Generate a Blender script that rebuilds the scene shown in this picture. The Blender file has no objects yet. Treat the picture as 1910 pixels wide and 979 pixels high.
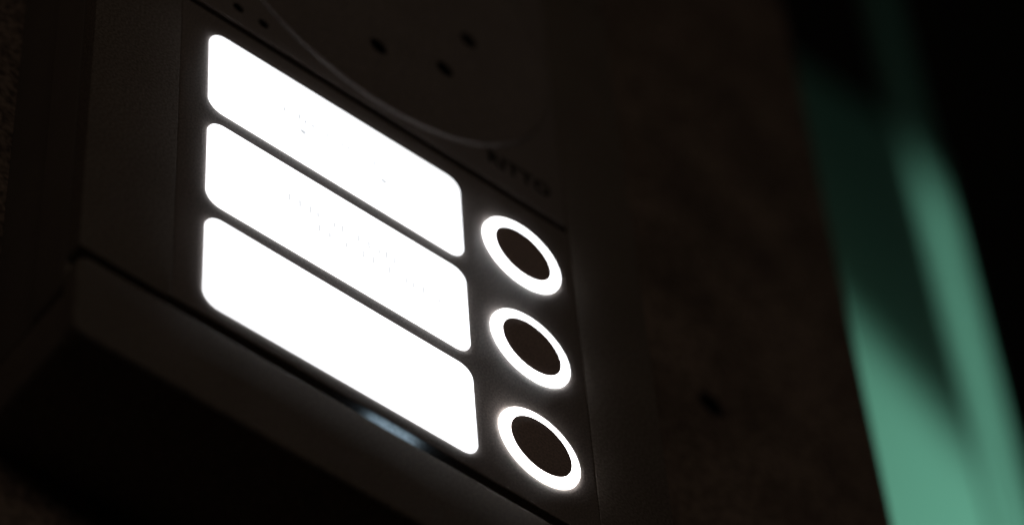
import bpy, bmesh, math, random
from mathutils import Matrix, Vector

random.seed(7)
S = 0.03                      # metres per unit; one unit is the pitch of the three button rows
Z0 = 1.45                     # height of the intercom's first row above the (unseen) ground

def W(x, y, z):
    return Vector((x * S, y * S, z * S + Z0))

scene = bpy.context.scene
col = scene.collection

# ------------------------------------------------------------------ camera
R = [[0.7792616922, -0.6243587862, -0.0541047231],
     [0.4748303789, 0.6445624693, -0.5992289499],
     [0.4090077338, 0.4412655994, 0.7987473596]]
CAM = (-7.134998, -10.371268, -19.350070)
F_PX = 6618.35
cam = bpy.data.cameras.new('camera')
cam.sensor_width = 36.0
cam.lens = F_PX / 1910.0 * 36.0
cam.clip_start = 0.02
cam.clip_end = 100.0
co = bpy.data.objects.new('camera', cam)
col.objects.link(co)
m = Matrix(((R[0][0], -R[1][0], -R[2][0], 0), (R[0][1], -R[1][1], -R[2][1], 0),
            (R[0][2], -R[1][2], -R[2][2], 0), (0, 0, 0, 1)))
co.matrix_world = Matrix.Translation(W(*CAM)) @ m
cam.dof.use_dof = True
fp = (1.35, 0.0, -1.75)
cam.dof.focus_distance = sum((fp[i] - CAM[i]) * R[2][i] for i in range(3)) * S
cam.dof.aperture_fstop = 8.4
scene.camera = co

# ------------------------------------------------------------------ world, lamps, exposure
w = bpy.data.worlds.new('World')
scene.world = w
w.use_nodes = True
bg = w.node_tree.nodes['Background']
bg.inputs[0].default_value = (1.0, 0.8, 0.62, 1)
bg.inputs[1].default_value = 0.0006

def aim(o, target):
    o.rotation_euler = (W(*target) - o.location).to_track_quat('-Z', 'Y').to_euler()

def area_lamp(name, loc, target, sx, sy, power, color):
    l = bpy.data.lights.new(name, 'AREA')
    l.shape = 'RECTANGLE'
    l.size = sx * S
    l.size_y = sy * S
    l.energy = power
    l.color = color
    o = bpy.data.objects.new(name, l)
    col.objects.link(o)
    o.location = W(*loc)
    aim(o, target)
    return o

# dim warm fill added in front of the wall as ambient light
area_lamp('ambient_fill', (-2.5, -17, 2.0), (2.0, 0, -1.6), 34, 6, 0.084, (1.0, 0.79, 0.62))

# shaded green lamp hanging in the recess behind the wall
gl = bpy.data.lights.new('green_lamp', 'SPOT')
gl.energy = 46.0
gl.color = (0.34, 1.0, 0.74)
gl.spot_size = math.radians(84.8)
gl.spot_blend = 0.1
gl.shadow_soft_size = 0.01
go = bpy.data.objects.new('green_lamp', gl)
col.objects.link(go)
go.location = W(48.0, 3.0, 10.0)
aim(go, (28.0, -3.0, 8.0))

sl = bpy.data.lights.new('green_fill', 'POINT')     # weak fill added to lift the dim upper panel and post
sl.energy = 1.5
sl.color = (0.33, 1.0, 0.75)
sl.shadow_soft_size = 0.02
so = bpy.data.objects.new('green_fill', sl)
col.objects.link(so)
so.location = go.location

scene.cycles.use_denoising = True
scene.view_settings.view_transform = 'Standard'
scene.view_settings.look = 'None'
scene.view_settings.exposure = 0.0
scene.view_settings.gamma = 1.0
scene.view_settings.use_curve_mapping = False

# ------------------------------------------------------------------ materials
def new_mat(name):
    mt = bpy.data.materials.new(name)
    mt.use_nodes = True
    return mt, mt.node_tree, mt.node_tree.nodes['Principled BSDF']

def surface(name, c, rough, scale, vary=0.12, bump=0.0, detail=6.0, spec=0.4, bump_scale=None, fine=0.0, fine_scale=2200):
    mt, nt, b = new_mat(name)
    tc = nt.nodes.new('ShaderNodeTexCoord')
    n = nt.nodes.new('ShaderNodeTexNoise')
    n.inputs['Scale'].default_value = scale
    n.inputs['Detail'].default_value = detail
    nt.links.new(tc.outputs['Object'], n.inputs['Vector'])
    r = nt.nodes.new('ShaderNodeValToRGB')
    r.color_ramp.elements[0].position = 0.3
    r.color_ramp.elements[1].position = 0.72
    r.color_ramp.elements[0].color = (*[v * (1 - vary) for v in c], 1)
    r.color_ramp.elements[1].color = (*[min(1, v * (1 + vary)) for v in c], 1)
    nt.links.new(n.outputs['Fac'], r.inputs['Fac'])
    if fine:
        nf = nt.nodes.new('ShaderNodeTexNoise')
        nf.inputs['Scale'].default_value = fine_scale
        nf.inputs['Detail'].default_value = 1.0
        nt.links.new(tc.outputs['Object'], nf.inputs['Vector'])
        mr = nt.nodes.new('ShaderNodeMapRange')
        mr.inputs['From Min'].default_value = 0.3
        mr.inputs['From Max'].default_value = 0.7
        mr.inputs['To Min'].default_value = 1 - fine
        mr.inputs['To Max'].default_value = 1 + fine
        nt.links.new(nf.outputs['Fac'], mr.inputs['Value'])
        mx = nt.nodes.new('ShaderNodeVectorMath')
        mx.operation = 'SCALE'
        nt.links.new(r.outputs['Color'], mx.inputs[0])
        nt.links.new(mr.outputs['Result'], mx.inputs['Scale'])
        nt.links.new(mx.outputs['Vector'], b.inputs['Base Color'])
    else:
        nt.links.new(r.outputs['Color'], b.inputs['Base Color'])
    b.inputs['Roughness'].default_value = rough
    b.inputs['Specular IOR Level'].default_value = spec
    if bump:
        n2 = nt.nodes.new('ShaderNodeTexNoise')
        n2.inputs['Scale'].default_value = bump_scale or scale * 6
        n2.inputs['Detail'].default_value = 4
        nt.links.new(tc.outputs['Object'], n2.inputs['Vector'])
        bp = nt.nodes.new('ShaderNodeBump')
        bp.inputs['Strength'].default_value = bump
        bp.inputs['Distance'].default_value = 0.0004
        nt.links.new(n2.outputs['Fac'], bp.inputs['Height'])
        nt.links.new(bp.outputs['Normal'], b.inputs['Normal'])
    return mt

def glow(name, c, strength):
    mt, nt, b = new_mat(name)
    b.inputs['Base Color'].default_value = (0.8, 0.8, 0.8, 1)
    b.inputs['Roughness'].default_value = 0.35
    b.inputs['Emission Color'].default_value = (*c, 1)
    b.inputs['Emission Strength'].default_value = strength
    return mt

M_panel = surface('painted_panel', (0.44, 0.39, 0.37), 0.5, 60, 0.06, 0.25, bump_scale=2500, fine=0.3)
M_rail = surface('anodised_rail', (0.34, 0.295, 0.26), 0.5, 40, 0.1, 0.25, bump_scale=2500, fine=0.35, fine_scale=1800)
M_body = surface('grey_plastic', (0.34, 0.30, 0.27), 0.6, 30, 0.1, 0.2, bump_scale=2000)
M_cap = surface('button_plastic', (0.8, 0.64, 0.6), 0.5, 80, 0.06, 0.15, bump_scale=3000, fine=0.25)
M_black = surface('ink_and_hole_shade', (0.015, 0.014, 0.013), 0.7, 100, 0.1)
M_wall = surface('plaster', (0.40, 0.315, 0.265), 0.9, 34, 0.34, 0.8, detail=9, bump_scale=700, fine=0.5, fine_scale=700)
M_pale = surface('pale_paint', (0.62, 0.64, 0.60), 0.6, 12, 0.05)
M_plate = glow('backlit_plate', (0.96, 0.975, 1.0), 2.2)
M_ring_cool = glow('ring_light_cool', (0.97, 0.985, 1.0), 7.0)
M_ring_warm = glow('ring_light_warm', (1.0, 0.965, 0.94), 7.0)
M_print = glow('faint_print', (0.93, 0.96, 1.0), 0.72)
M_print_pale = glow('pale_print', (0.95, 0.97, 1.0), 0.85)
M_print.node_tree.nodes['Principled BSDF'].inputs['Base Color'].default_value = (0.02, 0.02, 0.02, 1)

# ------------------------------------------------------------------ mesh helpers (all in row-pitch units)
def build(name, bm, mat, parent=None, smooth=True):
    bmesh.ops.recalc_face_normals(bm, faces=bm.faces)
    me = bpy.data.meshes.new(name)
    for v in bm.verts:
        v.co *= S
    bm.to_mesh(me)
    bm.free()
    me.materials.append(mat)
    if smooth:
        for p in me.polygons:
            p.use_smooth = True
        me.set_sharp_from_angle(angle=math.radians(28))
    o = bpy.data.objects.new(name, me)
    col.objects.link(o)
    if parent is not None:
        o.parent = parent
    return o

def rrect(x0, x1, z0, z1, r, n=10):
    """r: one radius or (bottom-left, bottom-right, top-right, top-left)"""
    if not isinstance(r, tuple):
        r = (r,) * 4
    cs = [(x0, z0, 1, 1, 180), (x1, z0, -1, 1, 270), (x1, z1, -1, -1, 0), (x0, z1, 1, -1, 90)]
    out = []
    for (cx, cz, sx, sz, a0), rr in zip(cs, r):
        rr = max(rr, 1e-3)
        for k in range(n + 1):
            a = math.radians(a0 + 90 * k / n)
            out.append((cx + sx * rr + rr * math.cos(a), cz + sz * rr + rr * math.sin(a)))
    return out

def slab(x0, x1, z0, z1, yf, yb, r, bev=0.02, steps=4, bm=None):
    """slab with rounded outline, its front edge rounded off"""
    bm = bm or bmesh.new()
    loops = []
    rs = r if isinstance(r, tuple) else (r,) * 4
    prof = [(0.0, yb)] + [(bev * (1 - math.cos(math.pi / 2 * k / steps)), yf + bev * (1 - math.sin(math.pi / 2 * k / steps)))
                         for k in range(steps + 1)]
    for ins, y in prof:
        pts = rrect(x0 + ins, x1 - ins, z0 + ins, z1 - ins, tuple(max(q - ins, 0.002) for q in rs))
        loops.append([bm.verts.new((px, y, pz)) for px, pz in pts])
    n = len(loops[0])
    for a, b in zip(loops[:-1], loops[1:]):
        for i in range(n):
            bm.faces.new((a[i], a[(i + 1) % n], b[(i + 1) % n], b[i]))
    bm.faces.new(loops[-1])
    bm.faces.new(loops[0])
    return bm

def lathe(cx, cz, prof, n=96, close_first=True, close_last=True, bm=None):
    """revolve (radius, y) pairs about the Y axis through (cx, cz)"""
    bm = bm or bmesh.new()
    loops = []
    for r, y in prof:
        loops.append([bm.verts.new((cx + r * math.cos(2 * math.pi * k / n), y, cz + r * math.sin(2 * math.pi * k / n))) for k in range(n)])
    for a, b in zip(loops[:-1], loops[1:]):
        for i in range(n):
            bm.faces.new((a[i], a[(i + 1) % n], b[(i + 1) % n], b[i]))
    if close_last:
        bm.faces.new(loops[-1])
    if close_first:
        bm.faces.new(loops[0])
    return bm

def cut(o, cutter_bm):
    """subtract a cutter from an object's mesh"""
    c = build('cutter', cutter_bm, M_black, None, False)
    c.parent = o.parent
    c.location = o.location
    md = o.modifiers.new('cut', 'BOOLEAN')
    md.operation = 'DIFFERENCE'
    md.solver = 'EXACT'
    md.object = c
    bpy.context.view_layer.update()
    dg = bpy.context.evaluated_depsgraph_get()
    me = bpy.data.meshes.new_from_object(o.evaluated_get(dg))
    o.modifiers.clear()
    o.data = me
    me.set_sharp_from_angle(angle=math.radians(28))
    bpy.data.objects.remove(c)

def tag(o, label, cat=None, group=None, kind=None):
    o['label'] = label
    if cat:
        o['category'] = cat
    if group:
        o['group'] = group
    if kind:
        o['kind'] = kind
    return o

ORIGIN = W(0, 0, 0)

# ------------------------------------------------------------------ the wall
bm = slab(-9.0, 7.10, -14.0, 22.0, 0.985, 2.6, 0.05, 0.05)
wall = build('wall', bm, M_wall)
wall.location = ORIGIN
wall['kind'] = 'structure'
bm = lathe(5.27, 0.95, [(0.12, 1.6), (0.12, 0.5)], 32)
cut(wall, bm)

# unseen block added to keep the green lamp off the wall front
lamp_blocker = build('wall', slab(30.0, 36.0, -14.0, 40.0, 0.985, 2.9, 0.05, 0.05), M_wall)
lamp_blocker.location = ORIGIN
lamp_blocker['kind'] = 'structure'

# plastic plug sunk in a drilled hole of the wall
bm = lathe(5.27, 0.95, [(0.119, 1.45), (0.119, 1.0), (0.095, 0.99), (0.085, 1.02), (0.08, 1.4)], 32)
plug = build('wall_plug', bm, M_black)
plug.location = ORIGIN
tag(plug, 'small dark plugged drill hole in the bare brown wall', 'wall plug')

# ------------------------------------------------------------------ intercom
XL, XR = -0.85, 3.67            # housing sides
intercom = bpy.data.objects.new('intercom', None)
col.objects.link(intercom)
intercom.location = ORIGIN
tag(intercom, 'wall mounted door intercom with three glowing white name plates and ring buttons', 'intercom')

# body behind the front
build('body', slab(XL, XR, -3.27, 4.25, 0.13, 0.46, 0.06, 0.03), M_body, intercom)
build('rear_box', slab(XL + 0.05, XR - 0.05, -3.22, 4.2, 0.465, 0.98, 0.06, 0.01), M_body, intercom)
for a, b, r in ((XL, -0.2065, (0.02, 0.02, 0.02, 0.02)), (3.0265, XR, (0.02, 0.02, 0.02, 0.02))):
    build('side_rail', slab(a, b, -3.04, 3.52, 0.0, 0.125, r, 0.008), M_rail, intercom)
# bottom cap: tall front plate, shorter part round the flanks
bm = slab(XL, XR, -3.81, -3.098, 0.0, 0.125, (0.1, 0.1, 0.1, 0.1), 0.035)
bm2 = slab(XL + 0.004, XR - 0.004, -3.805, -3.31, 0.128, 0.975, 0.05, 0.002, bm=bm)
build('bottom_cap', bm2, M_rail, intercom)
bm = slab(XL, XR, 3.56, 4.25, 0.0, 0.125, 0.1, 0.035)
build('top_cap', bm, M_rail, intercom)

# button panel
panel = build('button_panel', slab(-0.205, 3.025, -3.022, 0.178, 0.0, 0.12, 0.03, 0.009), M_panel, intercom)

PW, PH = 2.0708, 0.9094
for i in range(3):
    bm = slab(0.009, PW - 0.022, -i - PH + 0.011, -i - 0.047, -0.02, 0.0015, 0.115, 0.012, 3)
    pl = build('name_plate', bm, M_plate, intercom)
    if i < 2:
        bm = bmesh.new()
        if i == 0:
            base = -0.47
            x = 0.58
            while x < 1.66:
                h = random.choice((0.05, 0.05, 0.075))
                slab(x, x + 0.022, -i + base, -i + base + h, -0.0215, -0.0202, 0.001, 0.0003, 1, bm=bm)
                if random.random() < 0.5:
                    slab(x, x + 0.03, -i + base, -i + base + 0.012, -0.0215, -0.0202, 0.001, 0.0003, 1, bm=bm)
                x += random.choice((0.05, 0.06, 0.075, 0.12))
            for dx in (0.741, 1.392):
                lathe(dx, -0.577, [(0.026, -0.0202), (0.026, -0.0216)], 16, bm=bm)
        else:
            for base, xa, xb in ((-0.42, 0.62, 1.5), (-0.56, 0.85, 1.8)):
                x = xa
                while x < xb:
                    slab(x, x + 0.018, -i + base, -i + base + random.choice((0.05, 0.07)), -0.0215, -0.0202, 0.001, 0.0003, 1, bm=bm)
                    x += random.choice((0.06, 0.08, 0.13))
        build('printed_text', bm, M_print if i == 0 else M_print_pale, pl, False)
    # call button with its light ring
    cx, cz = 2.566, -i - PH / 2 + 0.0213
    ri, ro, h = 0.2445, 0.322, 0.024
    prof = [(ri + 0.0005, 0.004), (ri, -h)]
    prof = [(ri - 0.0, -h), (ri - 0.012, -h - 0.0035), (ri * 0.7, -h - 0.006), (ri * 0.35, -h - 0.0045), (0.004, -h - 0.004)]
    bt = build('call_button', lathe(cx, cz, [(ri - 0.0005, 0.003)] + prof), M_cap, intercom)
    rp = [(ro, 0.003), (ro - 0.002, -0.014)]
    for k in range(1, 9):
        t = k / 8
        rp.append((ro + (ri - ro) * t, -0.014 - (h - 0.015) * math.sin(t * math.pi / 2)))
    rp.append((ri, 0.003))
    build('light_ring', lathe(cx, cz, rp, close_first=False, close_last=False), M_ring_warm if i == 2 else M_ring_cool, bt)

# light leaking from the plate's lamp into the seam above the bottom cap
area = area_lamp('seam_light', (1.43, 0.05, -3.080), (1.43, 0.02, -2.0), 0.34, 0.02, 0.00009, (0.5, 0.78, 1.0))

# speaker panel
sp = build('speaker_panel', slab(-0.205, 3.025, 0.25, 3.51, 0.0, 0.12, 0.03, 0.014), M_panel, intercom)
DCX, DCZ, DR = 1.41, 1.88, 1.53
disc = build('speaker_disc', lathe(DCX, DCZ, [(DR + 0.022, 0.003), (DR + 0.02, -0.006), (DR + 0.014, -0.018), (DR + 0.002, -0.024), (DR - 0.008, -0.02),
                                              (DR - 0.016, -0.008), (DR - 0.03, -0.003), (1.0, -0.005), (0.5, -0.007), (0.01, -0.008)], 160), M_panel, sp)
bm = bmesh.new()
holes = [(DCX + 0.835 * math.cos(math.radians(a)), DCZ + 0.835 * math.sin(math.radians(a))) for a in range(0, 360, 45)]
for hx, hz in holes:
    lathe(hx, hz, [(0.074, 0.2), (0.074, -0.2)], 24, bm=bm)
cut(disc, bm)
bm = bmesh.new()
for hx, hz in holes:
    lathe(hx, hz, [(0.074, 0.08), (0.074, -0.2)], 24, bm=bm)
mics = [(0.235, 0.446), (0.441, 0.441)]
for hx, hz in mics:
    lathe(hx, hz, [(0.045, 0.08), (0.045, -0.2)], 20, bm=bm)
cut(sp, bm)
for hx, hz in holes:
    build('speaker_hole', lathe(hx, hz, [(0.0735, 0.079), (0.0735, 0.0), (0.0725, 0.0), (0.0725, 0.07)], 24, close_last=True), M_black, sp)  # black lining stands in for the shade inside the hole
for hx, hz in mics:
    build('microphone_hole', lathe(hx, hz, [(0.0445, 0.079), (0.0445, 0.012), (0.0435, 0.012), (0.0435, 0.07)], 20), M_black, sp)  # opening lined in black to deepen its shade

# maker's lettering on the speaker panel
cu = bpy.data.curves.new('lettering', 'FONT')
cu.body = 'RITTO'
cu.size = 0.19 * S
cu.extrude = 0.0025 * S
cu.offset = 0.0045 * S
cu.space_character = 1.06
cu.align_x = 'CENTER'
tmp = bpy.data.objects.new('lettering_curve', cu)
col.objects.link(tmp)
bpy.context.view_layer.update()
me = bpy.data.meshes.new_from_object(tmp.evaluated_get(bpy.context.evaluated_depsgraph_get()))
bpy.data.objects.remove(tmp)
me.materials.clear()
me.materials.append(M_black)
let = bpy.data.objects.new('lettering', me)
col.objects.link(let)
let.parent = sp
let.location = (2.615 * S, -0.003 * S, 0.485 * S)
let.rotation_euler = (math.pi / 2, 0, 0)
wd = let.dimensions.x
k = 0.55 * S / max(1e-6, max(v.co.x for v in me.vertices) - min(v.co.x for v in me.vertices))
let.scale = (k, 1, 1)

# ------------------------------------------------------------------ door frame beyond the wall
YL, YP = 10.5, 8.6
frame = bpy.data.objects.new('door_frame', None)
col.objects.link(frame)
frame.location = ORIGIN
tag(frame, 'pale door frame lit green beyond the edge of the wall', 'door frame')
build('recessed_panel', slab(14.0, 22.2, -4.0, 29.4, YL, YL + 0.8, 0.02, 0.01), M_pale, frame)
bm = slab(18.8, 19.62, -4.0, 50.0, YP, YP + 0.1, 0.04, 0.03)
for v in bm.verts:                       # post skewed towards the lamp so its face gets brighter
    v.co.y += (v.co.x - 18.8) * 0.13
build('upright_post', bm, M_pale, frame)
build('threshold', slab(14.0, 21.7, -4.6, -4.01, YP, YL + 0.8, 0.02, 0.01), M_pale, frame)
